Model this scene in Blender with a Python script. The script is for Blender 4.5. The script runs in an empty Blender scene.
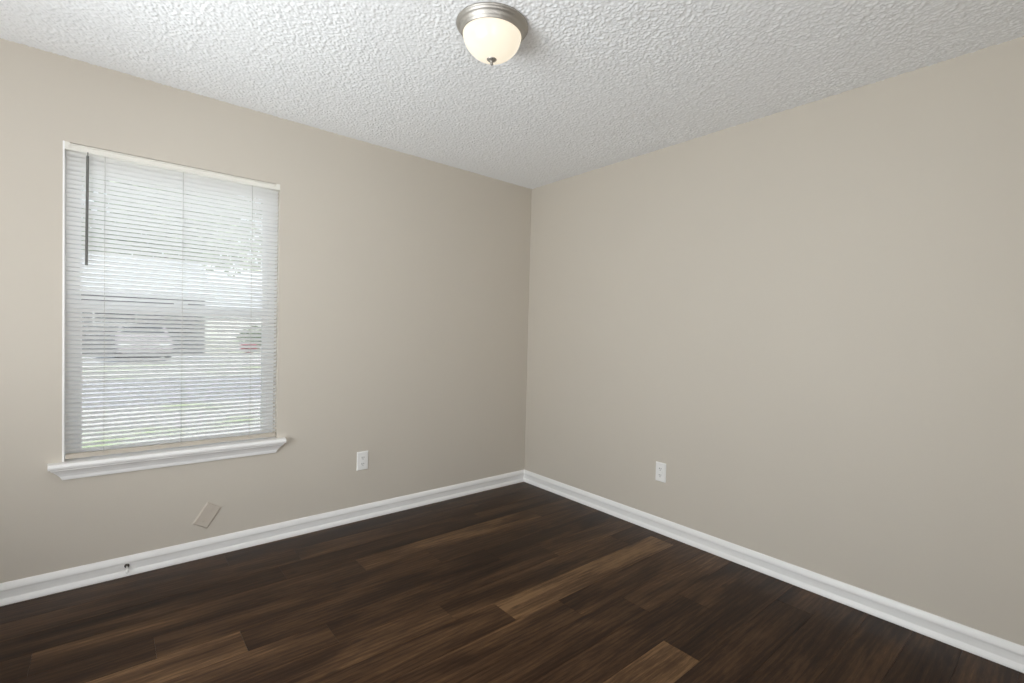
import bpy, bmesh, math, random
import numpy as np
from mathutils import Vector, Matrix

random.seed(7)
SC = bpy.context.scene
COL = SC.collection

# ------------------------------------------------------------------ camera
W, HPX = 1024.0, 683.0
F_PX, CX, CY = 486.129, 533.073, 344.920
right = Vector((0.751499, -0.659185, 0.026264))
up = Vector((-0.003250, 0.036110, 0.999342))
fwd = Vector((0.659700, 0.751090, -0.025023))
cam_d = bpy.data.cameras.new('camera')
cam = bpy.data.objects.new('camera', cam_d)
COL.objects.link(cam)
m = Matrix((right.normalized(), up.normalized(), -fwd.normalized())).transposed().to_4x4()
m.translation = Vector((-2.65081, -3.08694, 1.24873))
cam.matrix_world = m
cam_d.sensor_fit = 'HORIZONTAL'
cam_d.sensor_width = 36.0
cam_d.lens = F_PX / W * 36.0
cam_d.shift_x = -(CX - W / 2) / W
cam_d.shift_y = (CY - HPX / 2) / W
cam_d.clip_start = 0.02
cam_d.clip_end = 300
SC.camera = cam

# ------------------------------------------------------------------ colour management, sky, sun, added fill lights
SC.view_settings.view_transform = 'Standard'
SC.view_settings.look = 'None'
SC.view_settings.exposure = 0.07
SC.view_settings.gamma = 1.0
SC.view_settings.use_curve_mapping = False
SC.cycles.max_bounces = 16
SC.cycles.diffuse_bounces = 10
SC.cycles.transparent_max_bounces = 24
SC.cycles.sample_clamp_indirect = 4.0

world = bpy.data.worlds.new('world')
SC.world = world
world.use_nodes = True
wn, wl = world.node_tree.nodes, world.node_tree.links
wn.clear()
w_out = wn.new('ShaderNodeOutputWorld')
w_bg = wn.new('ShaderNodeBackground')
w_tc = wn.new('ShaderNodeTexCoord')
w_sep = wn.new('ShaderNodeSeparateXYZ')
w_ramp = wn.new('ShaderNodeValToRGB')
w_ramp.color_ramp.elements[0].position = 0.0
w_ramp.color_ramp.elements[0].color = (0.93, 0.95, 0.97, 1)
w_ramp.color_ramp.elements[1].position = 0.8
w_ramp.color_ramp.elements[1].color = (0.62, 0.76, 0.95, 1)
wl.new(w_tc.outputs['Generated'], w_sep.inputs[0])
wl.new(w_sep.outputs['Z'], w_ramp.inputs[0])
wl.new(w_ramp.outputs[0], w_bg.inputs[0])
w_bg.inputs[1].default_value = 1.9
wl.new(w_bg.outputs[0], w_out.inputs[0])


def light(name, kind, loc, direction, energy, color):
    d = bpy.data.lights.new(name, kind)
    d.energy = energy
    d.color = color
    o = bpy.data.objects.new(name, d)
    COL.objects.link(o)
    o.location = loc
    o.rotation_euler = Vector(direction).to_track_quat('-Z', 'Y').to_euler()
    return o


sun = light('sun', 'SUN', (8, 2, 14), (-0.48, 0.52, -0.92), 8.0, (1.0, 0.96, 0.90))
sun.data.angle = math.radians(1.2)
# fill light added at the unseen west window, tilted up to the ceiling
west_fill = light('fill_west', 'AREA', (-3.83, -1.75, 1.20), (1, 0.06, 0.70), 57.0, (0.955, 0.98, 1.0))
west_fill.data.shape = 'RECTANGLE'
west_fill.data.size = 1.36
west_fill.data.size_y = 1.36

# weaker fill light added in the unseen south doorway, for corner and ceiling
south_fill = light('fill_south', 'AREA', (-2.75, -3.80, 1.02), (0.40, 1, 0.62), 12.0, (0.97, 0.985, 1.0))
south_fill.data.shape = 'RECTANGLE'
south_fill.data.size = 0.78
south_fill.data.size_y = 1.60

# ------------------------------------------------------------------ materials


def new_mat(name):
    mt = bpy.data.materials.new(name)
    mt.use_nodes = True
    nt = mt.node_tree
    return mt, nt.nodes, nt.links, nt.nodes['Principled BSDF']


def noise(n, l, scale, detail=3.0, rough=0.5, vec=None, dist=0.0):
    t = n.new('ShaderNodeTexNoise')
    t.inputs['Scale'].default_value = scale
    t.inputs['Detail'].default_value = detail
    t.inputs['Roughness'].default_value = rough
    t.inputs['Distortion'].default_value = dist
    if vec is not None:
        l.new(vec, t.inputs['Vector'])
    return t


def obj_coord(n):
    return n.new('ShaderNodeTexCoord').outputs['Object']


def mixrgb(n, l, fac, a, b, blend='MIX'):
    x = n.new('ShaderNodeMix')
    x.data_type = 'RGBA'
    x.blend_type = blend
    for s, v in ((x.inputs[0], fac), (x.inputs[6], a), (x.inputs[7], b)):
        if hasattr(v, 'is_output') or hasattr(v, 'links'):
            l.new(v, s)
        else:
            s.default_value = v
    return x.outputs[2]


def ramp(n, l, val, stops):
    r = n.new('ShaderNodeValToRGB')
    cr = r.color_ramp
    while len(cr.elements) < len(stops):
        cr.elements.new(0.5)
    for e, (p, c) in zip(cr.elements, stops):
        e.position = p
        e.color = (c, c, c, 1) if isinstance(c, (int, float)) else (*c, 1)
    l.new(val, r.inputs[0])
    return r.outputs[0]


def bump(n, l, b, h, strength, distance):
    k = n.new('ShaderNodeBump')
    k.inputs['Strength'].default_value = strength
    k.inputs['Distance'].default_value = distance
    l.new(h, k.inputs['Height'])
    l.new(k.outputs[0], b.inputs['Normal'])
    return k


def simple(name, col, rough=0.5, metal=0.0, vary=0.04, vscale=30.0, bump_s=0.0, bump_scale=200.0, spec=0.5):
    mt, n, l, b = new_mat(name)
    t = noise(n, l, vscale, 3, 0.5, obj_coord(n))
    lo = tuple(c * (1 - vary) for c in col) + (1,)
    hi = tuple(min(1, c * (1 + vary)) for c in col) + (1,)
    l.new(mixrgb(n, l, t.outputs[0], lo, hi), b.inputs['Base Color'])
    b.inputs['Roughness'].default_value = rough
    b.inputs['Metallic'].default_value = metal
    b.inputs['Specular IOR Level'].default_value = spec
    if bump_s:
        bt = noise(n, l, bump_scale, 4, 0.6, obj_coord(n))
        bump(n, l, b, bt.outputs[0], bump_s, 0.002)
    return mt


WALL_C = (0.604, 0.557, 0.487)
M_WALL = simple('greige_wall_paint', WALL_C, 0.55, vary=0.015, vscale=2.5, bump_s=0.10, bump_scale=140, spec=0.3)
M_CEIL = simple('popcorn_ceiling_white', (0.875, 0.885, 0.895), 0.9, vary=0.07, vscale=150, bump_s=0.35, bump_scale=180, spec=0.1)
M_TRIM = simple('white_semigloss_paint', (0.905, 0.90, 0.89), 0.32, vary=0.015, vscale=8, bump_s=0.02, bump_scale=60)
M_VINYL = simple('white_vinyl', (0.80, 0.81, 0.82), 0.35, vary=0.01)
M_PLATE = simple('white_plastic', (0.86, 0.855, 0.84), 0.35, vary=0.01)
M_PAINTED = simple('painted_over_plastic', (0.575, 0.515, 0.445), 0.45, vary=0.02, bump_s=0.1, bump_scale=300)
M_SLOT = simple('dark_slot', (0.03, 0.03, 0.03), 0.6)
M_NICKEL = simple('brushed_nickel', (0.47, 0.445, 0.41), 0.50, metal=1.0, vary=0.03, vscale=60)
M_HEAD = simple('ivory_headrail_enamel', (0.80, 0.78, 0.72), 0.35, vary=0.01)
M_BOTTOM = simple('beige_bottom_rail', (0.50, 0.45, 0.38), 0.45, vary=0.02)
M_CORD = simple('grey_cord', (0.52, 0.51, 0.48), 0.8)
M_WAND = simple('smoky_wand', (0.13, 0.13, 0.12), 0.25)
M_STEEL = simple('dark_steel', (0.10, 0.09, 0.08), 0.45, metal=0.6)
M_SIDING = simple('grey_stucco', (0.165, 0.16, 0.165), 0.85, vary=0.04, vscale=3, bump_s=0.2, bump_scale=30)
M_WHITEWALL = simple('white_siding', (0.90, 0.90, 0.89), 0.8, vary=0.03, vscale=3)
M_ROOF = simple('pale_shingle', (0.30, 0.30, 0.31), 0.9, vary=0.15, vscale=6)
M_DARKGLASS = simple('dark_window_glass', (0.025, 0.025, 0.03), 0.15)
M_CAR = simple('silver_rose_car_paint', (0.42, 0.37, 0.38), 0.25, vary=0.01)
M_TYRE = simple('tyre_rubber', (0.03, 0.03, 0.03), 0.8)
M_CHROME = simple('pale_lamp_plastic', (0.85, 0.85, 0.85), 0.2)
M_RED = simple('red_leaves', (0.50, 0.10, 0.12), 0.7, vary=0.2)
M_LEAF = simple('leaf_green', (0.17, 0.25, 0.09), 0.6, vary=0.35, vscale=0.8)
M_LEAFPALE = simple('leaf_pale_green', (0.42, 0.46, 0.34), 0.6, vary=0.35, vscale=0.8)
M_BARK = simple('bark', (0.16, 0.12, 0.09), 0.9, vary=0.2, vscale=8)
M_DRIVE = simple('pale_concrete', (0.56, 0.55, 0.54), 0.9, vary=0.08, vscale=2.5)
M_ASPHALT = simple('pale_asphalt', (0.47, 0.455, 0.47), 0.9, vary=0.22, vscale=3.5)
M_EAVE = simple('white_soffit', (0.75, 0.75, 0.74), 0.7)


def floor_material():
    mt, n, l, b = new_mat('dark_walnut_plank')
    tc = n.new('ShaderNodeTexCoord')
    at = n.new('ShaderNodeAttribute')
    at.attribute_name = 'plank_offset'
    tone = n.new('ShaderNodeAttribute')
    tone.attribute_name = 'plank_tone'
    add = n.new('ShaderNodeVectorMath')
    add.operation = 'ADD'
    l.new(tc.outputs['Object'], add.inputs[0])
    l.new(at.outputs['Vector'], add.inputs[1])

    def stretched(sx, sy):
        mp = n.new('ShaderNodeMapping')
        mp.inputs['Scale'].default_value = (sx, sy, 1)
        l.new(add.outputs[0], mp.inputs[0])
        return mp.outputs[0]
    broad = noise(n, l, 1.0, 4, 0.55, stretched(1.6, 11.0), 0.6)
    fine = noise(n, l, 1.0, 6, 0.72, stretched(14.0, 190.0), 0.4)
    cath = n.new('ShaderNodeTexWave')
    cath.wave_type = 'BANDS'
    cath.bands_direction = 'Y'
    cath.inputs['Scale'].default_value = 1.0
    cath.inputs['Distortion'].default_value = 9.0
    cath.inputs['Detail'].default_value = 3.0
    cath.inputs['Detail Scale'].default_value = 1.2
    l.new(stretched(1.3, 13.0), cath.inputs['Vector'])
    knots = n.new('ShaderNodeTexVoronoi')
    knots.inputs['Scale'].default_value = 1.0
    l.new(stretched(2.6, 7.0), knots.inputs['Vector'])
    kn = ramp(n, l, knots.outputs['Distance'], [(0.0, 1.0), (0.045, 0.8), (0.10, 0.0)])
    # value 0..1 that drives the wood ramp
    s1 = n.new('ShaderNodeMath'); s1.operation = 'MULTIPLY_ADD'
    l.new(broad.outputs[0], s1.inputs[0]); s1.inputs[1].default_value = 1.3; s1.inputs[2].default_value = -0.75
    s2 = n.new('ShaderNodeMath'); s2.operation = 'MULTIPLY_ADD'
    l.new(fine.outputs[0], s2.inputs[0]); s2.inputs[1].default_value = 0.85; l.new(s1.outputs[0], s2.inputs[2])
    s3 = n.new('ShaderNodeMath'); s3.operation = 'MULTIPLY_ADD'
    l.new(cath.outputs['Fac'], s3.inputs[0]); s3.inputs[1].default_value = 0.14; l.new(s2.outputs[0], s3.inputs[2])
    s4 = n.new('ShaderNodeMath'); s4.operation = 'ADD'
    l.new(s3.outputs[0], s4.inputs[0]); l.new(tone.outputs['Fac'], s4.inputs[1])
    col = ramp(n, l, s4.outputs[0], [(0.0, (0.010, 0.0048, 0.0025)), (0.35, (0.034, 0.0165, 0.0078)),
                                     (0.65, (0.080, 0.0415, 0.0195)), (1.0, (0.20, 0.116, 0.055))])
    kf = n.new('ShaderNodeMath'); kf.operation = 'MULTIPLY'
    l.new(kn, kf.inputs[0]); kf.inputs[1].default_value = 0.75
    col = mixrgb(n, l, kf.outputs[0], col, (0.018, 0.010, 0.007, 1))
    l.new(col, b.inputs['Base Color'])
    rr = n.new('ShaderNodeMath'); rr.operation = 'MULTIPLY_ADD'
    l.new(fine.outputs[0], rr.inputs[0]); rr.inputs[1].default_value = 0.16; rr.inputs[2].default_value = 0.26
    l.new(rr.outputs[0], b.inputs['Roughness'])
    b.inputs['Specular IOR Level'].default_value = 0.12
    bump(n, l, b, fine.outputs[0], 0.25, 0.0008)
    return mt


M_FLOOR = floor_material()


def glass_material(name, tint, fac):
    mt = bpy.data.materials.new(name)
    mt.use_nodes = True
    n, l = mt.node_tree.nodes, mt.node_tree.links
    n.clear()
    o = n.new('ShaderNodeOutputMaterial')
    mx = n.new('ShaderNodeMixShader')
    tr = n.new('ShaderNodeBsdfTransparent')
    gl = n.new('ShaderNodeBsdfGlossy')
    gl.inputs['Roughness'].default_value = 0.02
    tr.inputs[0].default_value = tint
    fr = n.new('ShaderNodeLayerWeight')
    fr.inputs[0].default_value = fac
    l.new(fr.outputs['Fresnel'], mx.inputs[0])
    l.new(tr.outputs[0], mx.inputs[1])
    l.new(gl.outputs[0], mx.inputs[2])
    l.new(mx.outputs[0], o.inputs[0])
    return mt


M_GLASS = glass_material('window_glass', (0.96, 0.98, 0.98, 1), 0.25)


def screen_material():
    mt = bpy.data.materials.new('insect_screen_mesh')
    mt.use_nodes = True
    n, l = mt.node_tree.nodes, mt.node_tree.links
    n.clear()
    o = n.new('ShaderNodeOutputMaterial')
    mx = n.new('ShaderNodeMixShader')
    tr = n.new('ShaderNodeBsdfTransparent')
    df = n.new('ShaderNodeBsdfDiffuse')
    df.inputs[0].default_value = (0.30, 0.30, 0.32, 1)
    mx.inputs[0].default_value = 0.32
    l.new(tr.outputs[0], mx.inputs[1])
    l.new(df.outputs[0], mx.inputs[2])
    l.new(mx.outputs[0], o.inputs[0])
    return mt


M_SCREEN = screen_material()


def slat_material():
    mt = bpy.data.materials.new('white_slat_enamel')
    mt.use_nodes = True
    n, l = mt.node_tree.nodes, mt.node_tree.links
    b = n['Principled BSDF']
    o = n['Material Output']
    t = noise(n, l, 20, 2, 0.5, obj_coord(n))
    l.new(mixrgb(n, l, t.outputs[0], (0.87, 0.865, 0.855, 1), (0.89, 0.885, 0.875, 1)), b.inputs['Base Color'])
    b.inputs['Roughness'].default_value = 0.4
    tl = n.new('ShaderNodeBsdfTranslucent')
    tl.inputs[0].default_value = (0.90, 0.90, 0.89, 1)
    mx = n.new('ShaderNodeMixShader')
    mx.inputs[0].default_value = 0.46
    l.new(b.outputs[0], mx.inputs[1])
    l.new(tl.outputs[0], mx.inputs[2])
    l.new(mx.outputs[0], o.inputs[0])
    return mt


M_SLAT = slat_material()


def bowl_material():
    mt, n, l, b = new_mat('frosted_alabaster_glass')
    t = noise(n, l, 9, 3, 0.5, obj_coord(n), 0.8)
    c = mixrgb(n, l, t.outputs[0], (1.0, 0.87, 0.66, 1), (1.0, 0.92, 0.76, 1))
    b.inputs['Base Color'].default_value = (0.36, 0.33, 0.28, 1)
    b.inputs['Roughness'].default_value = 0.25
    l.new(c, b.inputs['Emission Color'])
    b.inputs['Emission Strength'].default_value = 0.74
    return mt


M_BOWL = bowl_material()


def ground_material():
    mt, n, l, b = new_mat('sunny_dry_lawn')
    oc = obj_coord(n)
    big = noise(n, l, 0.7, 4, 0.6, oc)
    small = noise(n, l, 14, 4, 0.7, oc)
    dirt = mixrgb(n, l, small.outputs[0], (0.52, 0.49, 0.46, 1), (0.72, 0.69, 0.65, 1))
    grass = mixrgb(n, l, small.outputs[0], (0.30, 0.38, 0.18, 1), (0.56, 0.60, 0.40, 1))
    f = ramp(n, l, big.outputs[0], [(0.50, 0.0), (0.66, 1.0)])
    l.new(mixrgb(n, l, f, dirt, grass), b.inputs['Base Color'])
    b.inputs['Roughness'].default_value = 0.95
    b.inputs['Specular IOR Level'].default_value = 0.1
    bump(n, l, b, small.outputs[0], 0.5, 0.03)
    return mt


M_GROUND = ground_material()

# ------------------------------------------------------------------ helpers


def empty(name, loc=(0, 0, 0), label=None, cat=None, kind=None, group=None):
    o = bpy.data.objects.new(name, None)
    COL.objects.link(o)
    o.location = loc
    o.empty_display_size = 0.05
    return tag(o, label, cat, kind, group)


def tag(o, label=None, cat=None, kind=None, group=None):
    if label:
        o['label'] = label
    if cat:
        o['category'] = cat
    if kind:
        o['kind'] = kind
    if group:
        o['group'] = group
    return o


def link(name, me, mat, parent=None):
    o = bpy.data.objects.new(name, me)
    COL.objects.link(o)
    if mat is not None:
        me.materials.append(mat)
    if parent is not None:
        o.parent = parent
    return o


def from_bm(name, bm, mat, parent=None, smooth=False, bevel=0.0, seg=2):
    if bevel:
        es = [e for e in bm.edges if len(e.link_faces) == 2 and e.calc_face_angle(0) > 0.5]
        bmesh.ops.bevel(bm, geom=es, offset=bevel, segments=seg, affect='EDGES', profile=0.5, clamp_overlap=True)
    me = bpy.data.meshes.new(name)
    bmesh.ops.recalc_face_normals(bm, faces=bm.faces)
    bm.to_mesh(me)
    bm.free()
    if smooth:
        me.polygons.foreach_set('use_smooth', [True] * len(me.polygons))
    return link(name, me, mat, parent)


def add_box(bm, x0, x1, y0, y1, z0, z1):
    vs = [bm.verts.new((x, y, z)) for z in (z0, z1) for y in (y0, y1) for x in (x0, x1)]
    for f in ((0, 1, 3, 2), (4, 6, 7, 5), (0, 4, 5, 1), (2, 3, 7, 6), (0, 2, 6, 4), (1, 5, 7, 3)):
        bm.faces.new([vs[i] for i in f])
    return vs


def boxes(name, lst, mat, parent=None, bevel=0.0, smooth=False):
    bm = bmesh.new()
    for b in lst:
        add_box(bm, *b)
    return from_bm(name, bm, mat, parent, smooth, bevel)


def add_lathe(bm, prof, n=48, M=None, cap=True):
    rings = []
    for r, z in prof:
        if r < 1e-6:
            rings.append([bm.verts.new((0, 0, z))])
        else:
            rings.append([bm.verts.new((r * math.cos(2 * math.pi * i / n), r * math.sin(2 * math.pi * i / n), z)) for i in range(n)])
    for a, b in zip(rings, rings[1:]):
        for i in range(n):
            j = (i + 1) % n
            if len(a) == 1 and len(b) > 1:
                bm.faces.new((a[0], b[i], b[j]))
            elif len(b) == 1 and len(a) > 1:
                bm.faces.new((a[i], a[j], b[0]))
            elif len(a) > 1:
                bm.faces.new((a[i], a[j], b[j], b[i]))
    if cap:
        for rg in (rings[0], rings[-1]):
            if len(rg) > 1:
                bm.faces.new(rg)
    vs = [v for rg in rings for v in rg]
    if M is not None:
        bmesh.ops.transform(bm, matrix=M, verts=vs)
    return vs


def lathe(name, prof, mat, parent=None, n=48, M=None, cap=True, smooth=True):
    bm = bmesh.new()
    add_lathe(bm, prof, n, M, cap)
    return from_bm(name, bm, mat, parent, smooth)


def add_tube(bm, p0, p1, r, n=8):
    p0, p1 = Vector(p0), Vector(p1)
    d = p1 - p0
    q = d.to_track_quat('Z', 'Y').to_matrix().to_4x4()
    q.translation = p0
    return add_lathe(bm, [(r, 0), (r, d.length)], n, q)


def prism(name, outline, axis, a0, a1, mat, parent=None, bevel=0.0, smooth=False):
    """extrude a 2-D outline along an axis ('x': outline is (y,z); 'y': outline is (x,z))"""
    bm = bmesh.new()
    def P(u, v, a):
        return (a, u, v) if axis == 'x' else (u, a, v)
    A = [bm.verts.new(P(u, v, a0)) for u, v in outline]
    B = [bm.verts.new(P(u, v, a1)) for u, v in outline]
    k = len(outline)
    for i in range(k):
        j = (i + 1) % k
        bm.faces.new((A[i], A[j], B[j], B[i]))
    bm.faces.new(A)
    bm.faces.new(B)
    return from_bm(name, bm, mat, parent, smooth, bevel)


# ------------------------------------------------------------------ room shell
H = 2.44
XW, YS = -3.78, -3.70          # west wall, south wall
WX0, WX1, WZ0, WZ1 = -2.799, -1.905, 0.600, 2.060   # window opening in the north wall
T = 0.15


def structure(o, label, cat):
    return tag(o, label, cat, 'structure')


structure(boxes('wall_north', [(XW - T, WX0, 0, T, -0.1, 2.62), (WX1, T, 0, T, -0.1, 2.62),
                               (WX0, WX1, 0, T, -0.1, WZ0 - 0.026), (WX0, WX1, 0, T, WZ1, 2.62)], M_WALL),
          'greige painted wall that holds the window with the blind', 'wall')
structure(boxes('wall_east', [(0, T, YS - T, 0, -0.1, 2.62)], M_WALL),
          'plain greige painted wall to the right of the corner', 'wall')
structure(boxes('wall_south', [(XW - T, -3.16, YS - T, YS, -0.1, 2.62), (-2.34, T, YS - T, YS, -0.1, 2.62), (-3.16, -2.34, YS - T, YS, 2.04, 2.62)], M_WALL), 'greige painted wall behind the viewer', 'wall')
V0, V1, VZ0, VZ1 = -2.45, -1.05, 0.50, 1.90
structure(boxes('wall_west', [(XW - T, XW, YS, V0, -0.1, 2.62), (XW - T, XW, V1, 0, -0.1, 2.62),
                              (XW - T, XW, V0, V1, -0.1, VZ0), (XW - T, XW, V0, V1, VZ1, 2.62)], M_WALL),
          'greige painted wall out of frame with an added window', 'wall')


def make_floor():
    bm = bmesh.new()
    tone_l = bm.faces.layers.float.new('plank_tone')
    off_l = bm.faces.layers.float_vector.new('plank_offset')
    PW, PL = 0.1625, 1.218
    known = {-1: -1.2, 0: -0.95, 1: -1.86, 2: -1.975, 3: -1.637, 4: -1.288, 5: -1.02, 6: -0.734, 7: -1.511, 8: -1.308,
             9: -1.056, 10: -0.80, 11: -0.56, 12: -0.927, 13: -1.45}
    tones = {(8, -1.308): 0.40, (12, -2.145): 0.42, (3, -1.637): 0.22, (5, -3.456): 0.28, (5, -2.238): -0.02, (1, -1.86): -0.02,
             (2, -1.975): -0.08, (6, -3.17): 0.10, (6, -1.952): -0.02, (7, -2.729): 0.06, (9, -1.056): 0.02, (10, -0.80): 0.10,
             (12, -0.927): -0.06, (0, -0.95): -0.05, (11, -1.778): 0.03, (3, -2.855): 0.04, (4, -2.506): 0.10, (4, -1.288): 0.03}
    rng = random.Random(11)
    g = 0.0004
    add_box(bm, XW, 0, YS, 0, -0.03, -0.0022)
    for f in bm.faces:
        f[tone_l] = -0.5
    for k in range(-1, 24):
        y1 = -0.0355 - PW * k
        y0 = y1 - PW
        y1, y0 = min(y1, 0.0), max(y0, YS)
        if y1 - y0 < 0.01:
            continue
        j = known.get(k, -rng.random() * PL)
        x = j - PL * 5
        while x < 0:
            xa, xb = max(x, XW), min(x + PL, 0)
            if xb - xa > 0.01:
                before = set(bm.faces)
                vs = add_box(bm, xa + g, xb - g, y0 + g, y1 - g, -0.004, 0.0)
                tv = rng.uniform(-0.09, 0.10)
                for (kk, xx), val in tones.items():
                    if kk == k and abs(xx - x) < 0.02:
                        tv = val
                ov = Vector((rng.uniform(-40, 40), rng.uniform(-40, 40), rng.uniform(-9, 9)))
                for f in bm.faces:
                    if f not in before:
                        f[tone_l] = tv
                        f[off_l] = ov
            x += PL
    me = bpy.data.meshes.new('floor')
    bmesh.ops.recalc_face_normals(bm, faces=bm.faces)
    bm.to_mesh(me)
    bm.free()
    return link('floor', me, M_FLOOR)


structure(make_floor(), 'dark walnut plank floor', 'floor')


def make_ceiling():
    """popcorn: thousands of small round granules on a fine sheet, over the part of the ceiling in view; plain sheet beyond"""
    step = 0.0036
    gx0, gy0 = -3.20, -3.05
    nx, ny = int(-gx0 / step) + 1, int(-gy0 / step) + 1
    rs = np.random.RandomState(5)
    fy, fx = np.meshgrid(np.fft.fftfreq(ny, step), np.fft.fftfreq(nx, step), indexing='ij')
    fr2 = fx ** 2 + fy ** 2

    def blur(a, sig):
        return np.real(np.fft.ifft2(np.fft.fft2(a) * np.exp(-2 * (math.pi * sig) ** 2 * fr2)))
    imp = (rs.rand(ny, nx) < 0.20) * rs.uniform(0.4, 1.0, (ny, nx))
    h = blur(imp, 0.0026)
    h = (h - h.mean()) / h.std()
    h = 1.0 / (1.0 + np.exp(-1.5 * (h - 0.2)))
    thick = blur(rs.randn(ny, nx), 0.09)
    thick = 1.0 + 0.10 * thick / thick.std()
    z = H + 0.0012 - h * 0.0040 * thick
    X, Y = np.meshgrid(np.linspace(gx0, 0, nx), np.linspace(gy0, 0, ny))
    co = np.stack([X, Y, z], -1).reshape(-1, 3)
    idx = np.arange(nx * ny).reshape(ny, nx)
    q = np.stack([idx[:-1, :-1], idx[1:, :-1], idx[1:, 1:], idx[:-1, 1:]], -1).reshape(-1, 4)
    k = len(co)
    zf = H - 0.0015
    ext = np.array([(XW, YS, zf), (0, YS, zf), (0, gy0, zf), (XW, gy0, zf), (gx0, gy0, zf), (gx0, 0, zf), (XW, 0, zf)])
    co = np.vstack([co, ext]).astype(np.float32)
    q = np.vstack([q, [[k, k + 3, k + 2, k + 1], [k + 3, k + 6, k + 5, k + 4]]])
    me = bpy.data.meshes.new('ceiling')
    me.vertices.add(len(co))
    me.vertices.foreach_set('co', co.ravel())
    me.loops.add(q.size)
    me.loops.foreach_set('vertex_index', q.ravel().astype(np.int32))
    me.polygons.add(len(q))
    me.polygons.foreach_set('loop_start', np.arange(0, q.size, 4, dtype=np.int32))
    me.polygons.foreach_set('loop_total', np.full(len(q), 4, dtype=np.int32))
    me.update(calc_edges=True)
    me.polygons.foreach_set('use_smooth', np.ones(len(q), dtype=bool))
    return link('ceiling', me, M_CEIL)


structure(make_ceiling(), 'white popcorn textured ceiling', 'ceiling')

# baseboards: stepped profile (distance from wall, height)
BB = [(0, 0), (0.0175, 0), (0.0180, 0.004), (0.0172, 0.010), (0.0150, 0.017), (0.0118, 0.0235), (0.0095, 0.0265), (0.0088, 0.030), (0.0092, 0.045),
      (0.0102, 0.058), (0.0120, 0.0635), (0.0128, 0.0665), (0.0118, 0.0745), (0.0095, 0.083), (0.0065, 0.090), (0.0035, 0.0945), (0, 0.0955)]


def baseboard(name, axis, a0, a1, wall, sgn, label):
    prism_outline = [(wall + sgn * d, z) for d, z in BB]
    bm = bmesh.new()

    def P(u, v, a):
        return (a, u, v) if axis == 'x' else (u, a, v)
    rows = []
    for a, mit in ((a0[0], a0[1]), (a1[0], a1[1])):
        rows.append([bm.verts.new(P(u, v, a + mit * d)) for (u, v), (d, z) in zip(prism_outline, BB)])
    A, B = rows
    for i in range(len(BB)):
        j = (i + 1) % len(BB)
        bm.faces.new((A[i], A[j], B[j], B[i]))
    bm.faces.new(A)
    bm.faces.new(B)
    return structure(from_bm(name, bm, M_TRIM), label, 'baseboard')


baseboard('baseboard_north', 'x', (XW, 1), (0, -1), 0.0, -1, 'white baseboard along the window wall')
baseboard('baseboard_east', 'y', (YS, 1), (0, -1), 0.0, -1, 'white baseboard along the plain right wall')
baseboard('baseboard_south', 'x', (-2.265, 0), (0, -1), YS, 1, 'white baseboard behind the viewer')
baseboard('baseboard_west', 'y', (YS, 1), (0, -1), XW, 1, 'white baseboard on the wall out of frame')

# ------------------------------------------------------------------ window 1 (north wall)
win = empty('window_1', ((WX0 + WX1) / 2, 0, WZ0), 'white single-hung vinyl window behind the white blind', 'window', 'structure')
OX, OZ = (WX0 + WX1) / 2, WZ0


def wbox(lst):
    return [(a - OX, b - OX, c, d, e - OZ, f - OZ) for a, b, c, d, e, f in lst]


FY0, FY1 = 0.092, 0.150
fw = 0.034
SZ = 0.598
boxes('window_frame', wbox([(WX0, WX0 + fw, FY0, FY1, WZ0, WZ1), (WX1 - fw, WX1, FY0, FY1, WZ0, WZ1),
                            (WX0 + fw, WX1 - fw, FY0, FY1, WZ1 - fw, WZ1), (WX0 + fw, WX1 - fw, FY0 + 0.006, FY1, WZ0 - 0.024, WZ0 - 0.004)]),
      M_VINYL, win, 0.002)
boxes('corner_bead', wbox([(WX0 - 0.003, WX0 + 0.004, -0.002, 0.012, SZ, WZ1 + 0.002)]), M_TRIM, win)
MZ0, MZ1 = 1.295, 1.345
IX0, IX1 = WX0 + fw, WX1 - fw
sw = 0.022
us = boxes('upper_sash', wbox([(IX0, IX0 + sw, 0.122, 0.142, MZ0, WZ1 - fw), (IX1 - sw, IX1, 0.122, 0.142, MZ0, WZ1 - fw),
                               (IX0 + sw, IX1 - sw, 0.122, 0.142, WZ1 - fw - 0.025, WZ1 - fw), (IX0 + sw, IX1 - sw, 0.122, 0.142, MZ0, MZ1)]),
           M_VINYL, win, 0.0015)
boxes('glass_pane', wbox([(IX0 + sw - 0.004, IX1 - sw + 0.004, 0.130, 0.133, MZ1 - 0.004, WZ1 - fw - 0.021)]), M_GLASS, us)
ls = boxes('lower_sash', wbox([(IX0, IX0 + 0.026, 0.098, 0.119, WZ0 - 0.004, MZ1), (IX1 - 0.026, IX1, 0.098, 0.119, WZ0 - 0.004, MZ1),
                               (IX0 + 0.026, IX1 - 0.026, 0.098, 0.119, MZ0 + 0.006, MZ1), (IX0 + 0.026, IX1 - 0.026, 0.098, 0.119, WZ0 - 0.004, WZ0 + 0.026)]),
           M_VINYL, win, 0.0015)
boxes('glass_pane', wbox([(IX0 + 0.022, IX1 - 0.022, 0.106, 0.109, WZ0 + 0.022, MZ0 + 0.01)]), M_GLASS, ls)
boxes('sash_lock', wbox([(OX - 0.03, OX + 0.03, 0.100, 0.118, MZ1, MZ1 + 0.012)]), M_VINYL, ls, 0.003)
boxes('insect_screen', wbox([(IX0, IX1, 0.1455, 0.1465, WZ0 - 0.002, MZ0 + 0.02)]), M_SCREEN, win)

# stool with rounded nose and horns that lap the wall, apron with mitred ends
SZ = 0.598


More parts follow.
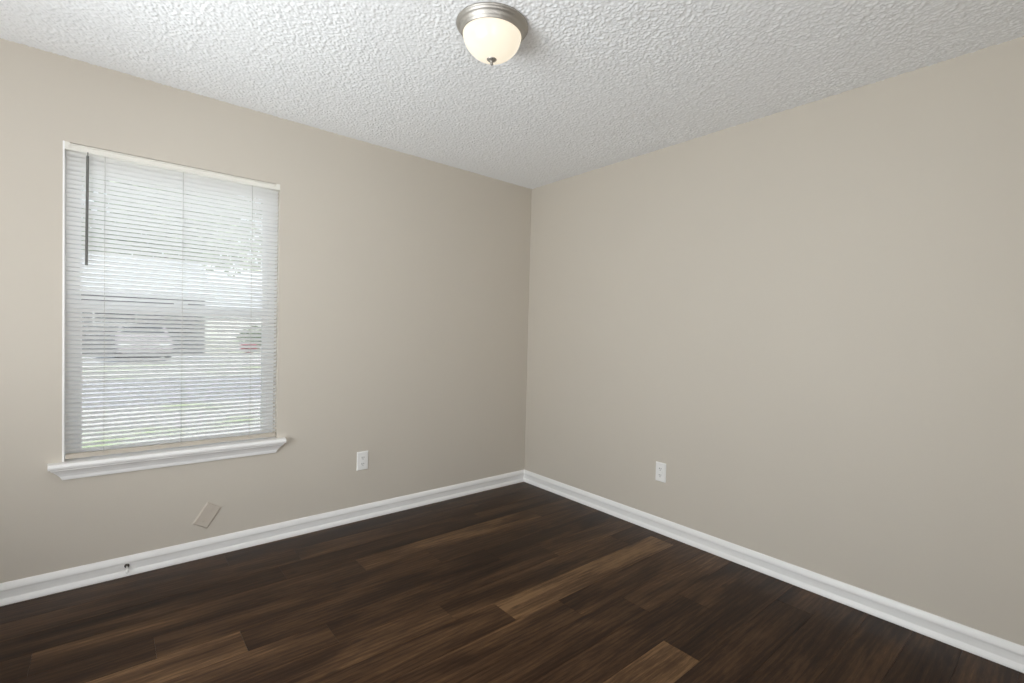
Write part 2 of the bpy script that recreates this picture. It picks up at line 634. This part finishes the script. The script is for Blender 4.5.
def make_stool():
    bm = bmesh.new()
    nose = [(0.0, SZ - 0.026), (-0.046, SZ - 0.026), (-0.0515, SZ - 0.022), (-0.054, SZ - 0.013), (-0.0515, SZ - 0.004), (-0.046, SZ), (0.0, SZ)]
    x0, x1 = -2.850, -1.862
    A = [bm.verts.new((x0 + (0.004 if i in (1, 2, 3, 4, 5) else 0) - OX, y, z - OZ)) for i, (y, z) in enumerate(nose)]
    B = [bm.verts.new((x1 - (0.004 if i in (1, 2, 3, 4, 5) else 0) - OX, y, z - OZ)) for i, (y, z) in enumerate(nose)]
    for i in range(len(nose)):
        j = (i + 1) % len(nose)
        bm.faces.new((A[i], A[j], B[j], B[i]))
    bm.faces.new(A)
    bm.faces.new(B)
    add_box(bm, WX0 - OX, WX1 - OX, 0.0, FY0 + 0.004, SZ - 0.024 - OZ, SZ - OZ)
    return from_bm('window_sill', bm, M_TRIM, win, False)


make_stool()


def make_apron():
    bm = bmesh.new()
    # (depth from wall, height, end inset): a small crown-like profile whose ends return at an angle
    top = SZ - 0.026
    prof = [(0.0, top, 0.010), (0.040, top, 0.010), (0.040, top - 0.006, 0.012), (0.031, top - 0.014, 0.020), (0.022, top - 0.026, 0.031),
            (0.016, top - 0.038, 0.040), (0.015, top - 0.050, 0.046), (0.013, top - 0.056, 0.049), (0.0, top - 0.056, 0.052)]
    x0, x1 = -2.850, -1.862
    A = [bm.verts.new((x0 + s - OX, -d, z - OZ)) for d, z, s in prof]
    B = [bm.verts.new((x1 - s - OX, -d, z - OZ)) for d, z, s in prof]
    for i in range(len(prof)):
        j = (i + 1) % len(prof)
        bm.faces.new((A[i], A[j], B[j], B[i]))
    bm.faces.new(A)
    bm.faces.new(B)
    return from_bm('apron', bm, M_TRIM, win, False)


make_apron()

# unseen doorway in the south wall, added to hold the weaker fill light
structure(boxes('added_doorway', [(-3.235, -3.155, YS - T, YS + 0.014, 0, 2.11), (-2.345, -2.265, YS - T, YS + 0.014, 0, 2.11), (-3.155, -2.345, YS - T, YS + 0.014, 2.03, 2.11)], M_TRIM, None, 0.002),
          'added white cased doorway, unseen behind the viewer', 'doorway')

# unseen window frame in the west wall, added to hold the main fill light
win2 = empty('added_window', (XW, (V0 + V1) / 2, VZ0), 'added white framed window in the wall out of frame', 'window', 'structure')
oy = (V0 + V1) / 2
boxes('window_frame', [(-T, -0.09, a - oy, b - oy, c - VZ0, d - VZ0) for a, b, c, d in
                       ((V0, V0 + 0.03, VZ0, VZ1), (V1 - 0.03, V1, VZ0, VZ1), (V0 + 0.03, V1 - 0.03, VZ0, VZ0 + 0.03), (V0 + 0.03, V1 - 0.03, VZ1 - 0.03, VZ1))],
      M_VINYL, win2, 0.002)
boxes('glass_pane', [(-0.130, -0.127, V0 + 0.03 - oy, V1 - 0.03 - oy, 0.03, VZ1 - 0.03 - VZ0)], M_GLASS, win2)
boxes('window_sill', [(-0.09, 0.03, V0 - oy, V1 - oy, -0.02, 0.003)], M_TRIM, win2, 0.002)

# ------------------------------------------------------------------ blind
blind = empty('window_blind', (OX, 0.016, SZ), 'white mini blind with thin tilted slats hanging in the window', 'window blind')
BY = 0.016
bx0, bx1 = WX0 + 0.004, WX1 - 0.0015
hz = WZ1 - 0.0022


def make_headrail():
    bm = bmesh.new()
    # U channel with rolled lips, seen as two pale lines with a face between
    o = [(-0.0135, -0.031), (-0.0165, -0.0295), (-0.0165, -0.0245), (-0.0110, -0.0225), (-0.0110, -0.008), (-0.0165, -0.006), (-0.0165, -0.0015), (-0.0135, 0.0),
         (0.0125, 0.0), (0.0125, -0.031)]
    A = [bm.verts.new((bx0 - OX, y, hz + z - SZ)) for y, z in o]
    B = [bm.verts.new((bx1 - OX, y, hz + z - SZ)) for y, z in o]
    for i in range(len(o)):
        j = (i + 1) % len(o)
        bm.faces.new((A[i], A[j], B[j], B[i]))
    bm.faces.new(A)
    bm.faces.new(B)
    hr = from_bm('headrail', bm, M_HEAD, blind)
    for x in (bx0 + 0.0065, bx1 - 0.0065):
        boxes('end_bracket', [(x - 0.009 - OX, x + 0.009 - OX, -0.0175, 0.014, hz - 0.029 - SZ, hz + 0.003 - SZ)], M_HEAD, hr, 0.002)
    return hr


make_headrail()
PITCH = 0.0208
TILT = math.radians(38)
z_top = hz - 0.031 - 0.014
z_bot = SZ + 0.046
ns = int((z_top - z_bot) / PITCH) + 1
PITCH = (z_top - z_bot) / (ns - 1)


def make_slats():
    bm = bmesh.new()
    rng = random.Random(3)
    for i in range(ns):
        zc = z_bot + i * PITCH
        tl = TILT + math.radians(rng.uniform(-1.3, 1.3))
        n_seg = 10
        ph, amp = rng.uniform(0, 6), rng.uniform(0, 0.0006)
        prev = None
        for s in range(n_seg + 1):
            x = bx0 + 0.003 + (bx1 - bx0 - 0.006) * s / n_seg
            sag = amp * math.sin(ph + 5 * s / n_seg)
            row = []
            for c in range(5):
                u = (c / 4 - 0.5) * 0.0254          # u<0: room edge, u>0: outer edge
                crown = 0.0014 * (1 - (2 * c / 4 - 1) ** 2)
                y = u * math.cos(tl) + crown * math.sin(tl)
                z = -u * math.sin(tl) + crown * math.cos(tl)
                row.append(bm.verts.new((x - OX, y, zc + z + sag - SZ)))
            if prev:
                for c in range(4):
                    bm.faces.new((prev[c], prev[c + 1], row[c + 1], row[c]))
            prev = row
    return from_bm('slats', bm, M_SLAT, blind, True)


make_slats()
bm = bmesh.new()
for v in add_box(bm, bx0 + 0.004 - OX, bx1 - 0.004 - OX, -0.0125, 0.0125, 0.010, 0.031):
    pass
from_bm('bottom_rail', bm, M_BOTTOM, blind, False, 0.003)
for cx in (-2.658, -2.356, -2.042):
    bm = bmesh.new()
    for yy in (-0.0128, 0.0128):
        add_tube(bm, (cx - OX, yy, 0.02), (cx - OX, yy, hz - 0.024 - SZ), 0.0009, 6)
    from_bm('ladder_cord', bm, M_CORD, blind, True)
bm = bmesh.new()
add_tube(bm, (-2.7185 - OX, -0.024, 2.012 - SZ), (-2.7215 - OX, -0.026, 1.508 - SZ), 0.0052, 6)
add_tube(bm, (-2.7185 - OX, -0.024, 2.010 - SZ), (-2.7180 - OX, -0.016, 2.030 - SZ), 0.0018, 6)
from_bm('tilt_wand', bm, M_WAND, blind, False)

# ------------------------------------------------------------------ wall plates


def plate_bm(w, h, d):
    """plate facing -Y, chamfered rim, standing on the wall plane y=0"""
    bm = bmesh.new()
    rim = 0.005
    back = [bm.verts.new((sx * w / 2, 0, sz * h / 2)) for sx, sz in ((-1, -1), (1, -1), (1, 1), (-1, 1))]
    mid = [bm.verts.new((sx * w / 2, -d * 0.45, sz * h / 2)) for sx, sz in ((-1, -1), (1, -1), (1, 1), (-1, 1))]
    fr = [bm.verts.new((sx * (w / 2 - rim), -d, sz * (h / 2 - rim))) for sx, sz in ((-1, -1), (1, -1), (1, 1), (-1, 1))]
    for a, b in ((back, mid), (mid, fr)):
        for i in range(4):
            j = (i + 1) % 4
            bm.faces.new((a[i], a[j], b[j], b[i]))
    bm.faces.new(fr)
    bm.faces.new(back)
    return bm


def make_outlet(loc, rotz, label):
    r = empty('wall_outlet', loc, label, 'electrical outlet', None, 'duplex outlets on the walls')
    r.rotation_euler.z = rotz
    from_bm('cover_plate', plate_bm(0.074, 0.121, 0.0075), M_PLATE, r)
    for sz in (0.0205, -0.0205):
        bm = bmesh.new()
        pts = []
        for i in range(24):                       # receptacle face: a circle cut flat above and below
            a = 2 * math.pi * i / 24
            pts.append((0.0172 * math.cos(a), max(-0.0138, min(0.0138, 0.0172 * math.sin(a)))))
        A = [bm.verts.new((x, -0.007, sz + z)) for x, z in pts]
        B = [bm.verts.new((x * 0.97, -0.0095, sz + z * 0.97)) for x, z in pts]
        for i in range(24):
            bm.faces.new((A[i], A[(i + 1) % 24], B[(i + 1) % 24], B[i]))
        bm.faces.new(B)
        rc = from_bm('receptacle', bm, M_PLATE, r)
        for x, hh in ((-0.0062, 0.0085), (0.0062, 0.0068)):
            boxes('slot', [(x - 0.0016, x + 0.0016, -0.0098, -0.0090, sz + 0.003 - hh / 2, sz + 0.003 + hh / 2)], M_SLOT, rc)
        lathe('ground_hole', [(0.0026, 0), (0.0026, 0.0006)], M_SLOT, rc, 12,
              Matrix.Translation((0, -0.0092, sz - 0.0075)) @ Matrix.Rotation(math.radians(90), 4, 'X'))
    lathe('screw', [(0.0035, 0), (0.003, 0.0012), (0.0, 0.0016)], M_PLATE, r, 12,
          Matrix.Translation((0, -0.0073, 0)) @ Matrix.Rotation(math.radians(90), 4, 'X'))
    return r


make_outlet((-1.394, 0, 0.3865), 0, 'white duplex outlet on the window wall, right of the window')
make_outlet((0, -1.332, 0.386), math.radians(-90), 'white duplex outlet on the plain wall right of the corner')

bp = empty('blank_cover_plate', (-2.2405, 0, 0.2225), 'crooked wall coloured cover plate under the window, near the baseboard', 'cover plate')
bp.rotation_euler = (0, math.radians(32), 0)
from_bm('cover_plate', plate_bm(0.076, 0.122, 0.008), M_PAINTED, bp)
for sz in (0.0335, -0.0335):
    lathe('screw', [(0.0045, 0), (0.004, 0.0012), (0.0, 0.0016)], M_PAINTED, bp, 12,
          Matrix.Translation((0, -0.0079, sz)) @ Matrix.Rotation(math.radians(90), 4, 'X'))

# small door stop on the baseboard, pointing into the room
ds = empty('door_stop', (-2.571, -0.0095, 0.050), 'small door stop with white tip on the baseboard under the window', 'door stop')
RX = Matrix.Rotation(math.radians(90), 4, 'X')
RT = Matrix.Rotation(math.radians(108), 4, 'X')
lathe('base', [(0.0105, 0), (0.0105, 0.002), (0.008, 0.006), (0.005, 0.010), (0, 0.010)], M_STEEL, ds, 16, RX)
lathe('rod', [(0.0042, 0.008), (0.0042, 0.038)], M_PLATE, ds, 12, RT)
lathe('rubber_tip', [(0.0055, 0.036), (0.0068, 0.039), (0.0068, 0.049), (0.005, 0.053), (0, 0.054)], M_PLATE, ds, 16, RT)

# ------------------------------------------------------------------ ceiling light
lamp = empty('ceiling_light', (-1.5255, -1.517, H), 'flush mount ceiling light with frosted glass bowl and nickel ring', 'ceiling light')
lathe('mounting_ring', [(0.0, 0.0), (0.135, 0.0), (0.1395, -0.003), (0.140, -0.007), (0.138, -0.010), (0.1345, -0.0115), (0.133, -0.015), (0.131, -0.018),
                        (0.1285, -0.0185), (0.124, -0.029), (0.1225, -0.032), (0.1215, -0.0325), (0.118, -0.041), (0.116, -0.043), (0.113, -0.041), (0.110, -0.03), (0.0, -0.03)],
      M_NICKEL, lamp, 72, cap=False)
lathe('glass_bowl', [(0.1125, -0.036), (0.1135, -0.042), (0.1125, -0.050), (0.1085, -0.064), (0.1015, -0.079), (0.0915, -0.093), (0.0785, -0.106), (0.063, -0.117),
                     (0.045, -0.1255), (0.025, -0.1305), (0.0, -0.132)], M_BOWL, lamp, 64, cap=False)
lathe('finial', [(0.0, -0.129), (0.019, -0.129), (0.0195, -0.1315), (0.016, -0.135), (0.008, -0.1375), (0.0045, -0.141), (0.0045, -0.144), (0.0062, -0.146), (0.0062, -0.149), (0.004, -0.152), (0.0, -0.153)],
      M_NICKEL, lamp, 32, cap=False)

# ------------------------------------------------------------------ outdoors, seen through the blind
GZ = -0.25
structure(boxes('lawn', [(-40, 40, T, 60, GZ - 0.2, GZ)], M_GROUND), 'sunny dry lawn outside the window', 'lawn')
structure(boxes('driveway', [(-6.0, 1.0, 19.5, 26.0, GZ - 0.1, GZ + 0.012)], M_DRIVE), 'pale concrete driveway across the lawn', 'driveway')
structure(boxes('street', [(-40, 40, 8.0, 13.5, GZ - 0.1, GZ + 0.008)], M_ASPHALT), 'pale grey street across the lawn', 'street')
structure(boxes('added_eave', [(-5, 1.5, T, 0.62, 2.42, 2.50)], M_EAVE), 'unseen white soffit added above the window', 'added_eave')  # overhang out of view, added to block sun from the window


def make_house(x0, x1, y0, depth, z_eave, z_ridge, wall_mat, label, door=None, wins=()):
    r = empty('house', ((x0 + x1) / 2, y0, GZ), label, 'house')
    ox, oyy, oz = (x0 + x1) / 2, y0, GZ
    boxes('wall', [(x0 - ox, x1 - ox, 0, depth, 0, z_eave - oz)], wall_mat, r)
    prism('roof', [(-0.5, z_eave - oz - 0.05), (depth / 2, z_ridge - oz), (depth + 0.5, z_eave - oz - 0.05), (depth + 0.5, z_eave - oz + 0.1), (depth / 2, z_ridge - oz + 0.17), (-0.5, z_eave - oz + 0.1)],
          'x', x0 - ox - 0.3, x1 - ox + 0.3, M_ROOF, r)
    if door:
        a, b, zt = door
        lst = [(a - ox, b - ox, -0.04, 0.0, k * (zt / 4) + 0.02, (k + 1) * (zt / 4) - 0.01) for k in range(4)]
        boxes('garage_door', lst, wall_mat, r, 0.012)
    for a, b, z0, z1 in wins:
        f = boxes('house_window', [(a - ox - 0.06, a - ox, -0.05, 0.02, z0 - oz - 0.06, z1 - oz + 0.06), (b - ox, b - ox + 0.06, -0.05, 0.02, z0 - oz - 0.06, z1 - oz + 0.06),
                                   (a - ox, b - ox, -0.05, 0.02, z0 - oz - 0.06, z0 - oz), (a - ox, b - ox, -0.05, 0.02, z1 - oz, z1 - oz + 0.06)], M_WHITEWALL, r)
        boxes('pane', [(a - ox, b - ox, -0.03, 0.01, z0 - oz, z1 - oz)], M_DARKGLASS, f)
    return r


make_house(-12.0, 1.05, 26.0, 8.0, 2.55, 4.6, M_SIDING, 'grey house across the driveway, seen through the lower half of the blind',
           (-1.2, 0.9, 2.1), [(-3.05, -1.65, 1.20, 1.95), (-7.0, -5.8, 0.7, 1.8)])
make_house(2.2, 18.0, 52.0, 8.0, 2.8, 5.4, M_WHITEWALL, 'white house farther off, right of the grey house behind the blind', None, [(12.0, 13.2, 0.6, 1.8)])


def make_car(x, y, label):
    r = empty('car', (x, y, GZ + 0.012), label, 'car')
    side = [(-2.1, 0.35), (-2.15, 0.62), (-2.0, 0.82), (-1.15, 0.93), (-0.45, 1.36), (0.75, 1.38), (1.45, 0.98), (2.1, 0.92), (2.16, 0.5), (2.1, 0.33)]
    bm = bmesh.new()
    rows = []
    for xx, k in ((-0.86, 0.97), (-0.80, 1.0), (0.80, 1.0), (0.86, 0.97)):
        rows.append([bm.verts.new((xx * (0.84 if z > 1.1 else 1.0), yy * k, 0.30 + (z - 0.30) * k)) for yy, z in side])
    for A, B in zip(rows, rows[1:]):
        for i in range(len(side)):
            j = (i + 1) % len(side)
            bm.faces.new((A[i], A[j], B[j], B[i]))
    bm.faces.new(rows[0])
    bm.faces.new(rows[-1])
    from_bm('body', bm, M_CAR, r, False, 0.03)

    def slab(name, y0, z0, y1, z1, w0, w1, mat, t=0.012):
        b2 = bmesh.new()
        n = Vector((0, -(z1 - z0), (y1 - y0))).normalized() * t
        if n.z < 0:
            n = -n
        vs = []
        for k in (0, 1):
            for (yy, zz, ww) in ((y0, z0, w0), (y1, z1, w1)):
                for s in (-1, 1):
                    vs.append(b2.verts.new((s * ww, yy + n.y * k, zz + n.z * k)))
        for f in ((0, 1, 3, 2), (4, 6, 7, 5), (0, 4, 5, 1), (2, 3, 7, 6), (0, 2, 6, 4), (1, 5, 7, 3)):
            b2.faces.new([vs[i] for i in f])
        return from_bm(name, b2, mat, r)
    slab('windshield', -1.08, 0.975, -0.52, 1.318, 0.70, 0.62, M_DARKGLASS)
    slab('rear_window', 1.40, 1.01, 0.82, 1.34, 0.70, 0.62, M_DARKGLASS)
    for sx in (-1, 1):
        boxes('headlight', [(sx * 0.60 - 0.16, sx * 0.60 + 0.16, -2.14, -2.05, 0.62, 0.76)], M_CHROME, r, 0.02)
        for yy in (-1.32, 1.32):
            lathe('wheel', [(0.0, -0.10), (0.24, -0.10), (0.31, -0.07), (0.31, 0.07), (0.24, 0.10), (0.0, 0.10)], M_TYRE, r, 24,
                  Matrix.Translation((sx * 0.76, yy, 0.31)) @ Matrix.Rotation(math.radians(90), 4, 'Y'))
    boxes('bumper', [(-0.80, 0.80, -2.20, -2.05, 0.34, 0.52)], M_CAR, r, 0.03)
    return r


make_car(-1.55, 22.6, 'pale car parked before the grey house, seen through the blind')


def leaf_cloud(bm, c, rad, count, size, rng):
    for _ in range(count):
        d = Vector((rng.gauss(0, 1), rng.gauss(0, 1), rng.gauss(0, 1))).normalized() * (rng.random() ** 0.45)
        p = Vector((c[0] + d.x * rad[0], c[1] + d.y * rad[1], c[2] + d.z * rad[2]))
        a = Vector((rng.gauss(0, 1), rng.gauss(0, 1), rng.gauss(0, 0.6))).normalized()
        b = a.cross(Vector((rng.gauss(0, 1), rng.gauss(0, 1), rng.gauss(0, 1)))).normalized()
        s = size * rng.uniform(0.6, 1.3)
        v = [bm.verts.new(p + a * s), bm.verts.new(p + b * s * 0.45 + a * 0.1 * s), bm.verts.new(p - a * s), bm.verts.new(p - b * s * 0.45 + a * 0.1 * s)]
        bm.faces.new(v)


def make_tree(x, y, h, rad, count, size, mat, label, seed):
    rng = random.Random(seed)
    r = empty('tree', (x, y, GZ), label, 'tree')
    bm = bmesh.new()
    add_lathe(bm, [(0.20, 0), (0.15, 0.4), (0.12, h * 0.5), (0.05, h * 0.85)], 10)
    for k in range(6):
        a = k * 1.05
        z0 = h * (0.38 + 0.06 * k)
        add_tube(bm, (0, 0, z0), (math.cos(a) * rad * 0.7, math.sin(a) * rad * 0.7, z0 + h * 0.18), 0.04, 6)
    from_bm('trunk', bm, M_BARK, r, True)
    bm = bmesh.new()
    for k in range(18):
        a = rng.uniform(0, 6.28)
        rr = rad * rng.uniform(0.0, 1.0) ** 0.6 * 0.7
        leaf_cloud(bm, (math.cos(a) * rr, math.sin(a) * rr, h * rng.uniform(0.50, 0.92)), (rad * 0.42, rad * 0.42, h * 0.15), count // 18, size, rng)
    from_bm('crown', bm, mat, r)
    return r


make_tree(0.6, 41.0, 14.0, 6.6, 20000, 0.26, M_LEAFPALE, 'tall pale green tree behind the grey house', 1)


def make_bush(name, x, y, rad, count, mat, label, seed):
    rng = random.Random(seed)
    r = empty(name, (x, y, GZ), label, 'bush', None)
    bm = bmesh.new()
    leaf_cloud(bm, (0, 0, rad * 0.75), (rad, rad, rad * 0.72), count, 0.10, rng)
    from_bm('foliage', bm, mat, r)
    bm = bmesh.new()
    for k in range(5):
        a = k * 1.256
        add_tube(bm, (0.02 * math.cos(a), 0.02 * math.sin(a), -0.02), (rad * 0.5 * math.cos(a), rad * 0.5 * math.sin(a), rad * 0.9), 0.02, 6)
    from_bm('stem', bm, M_BARK, r, True)
    return r


make_bush('shrub', 3.9, 28.5, 1.0, 900, M_LEAF, 'dark green shrub right of the grey house', 4)
make_bush('flowering_bush', 3.0, 26.0, 0.42, 260, M_RED, 'low red leaved bush right of the grey house', 5)
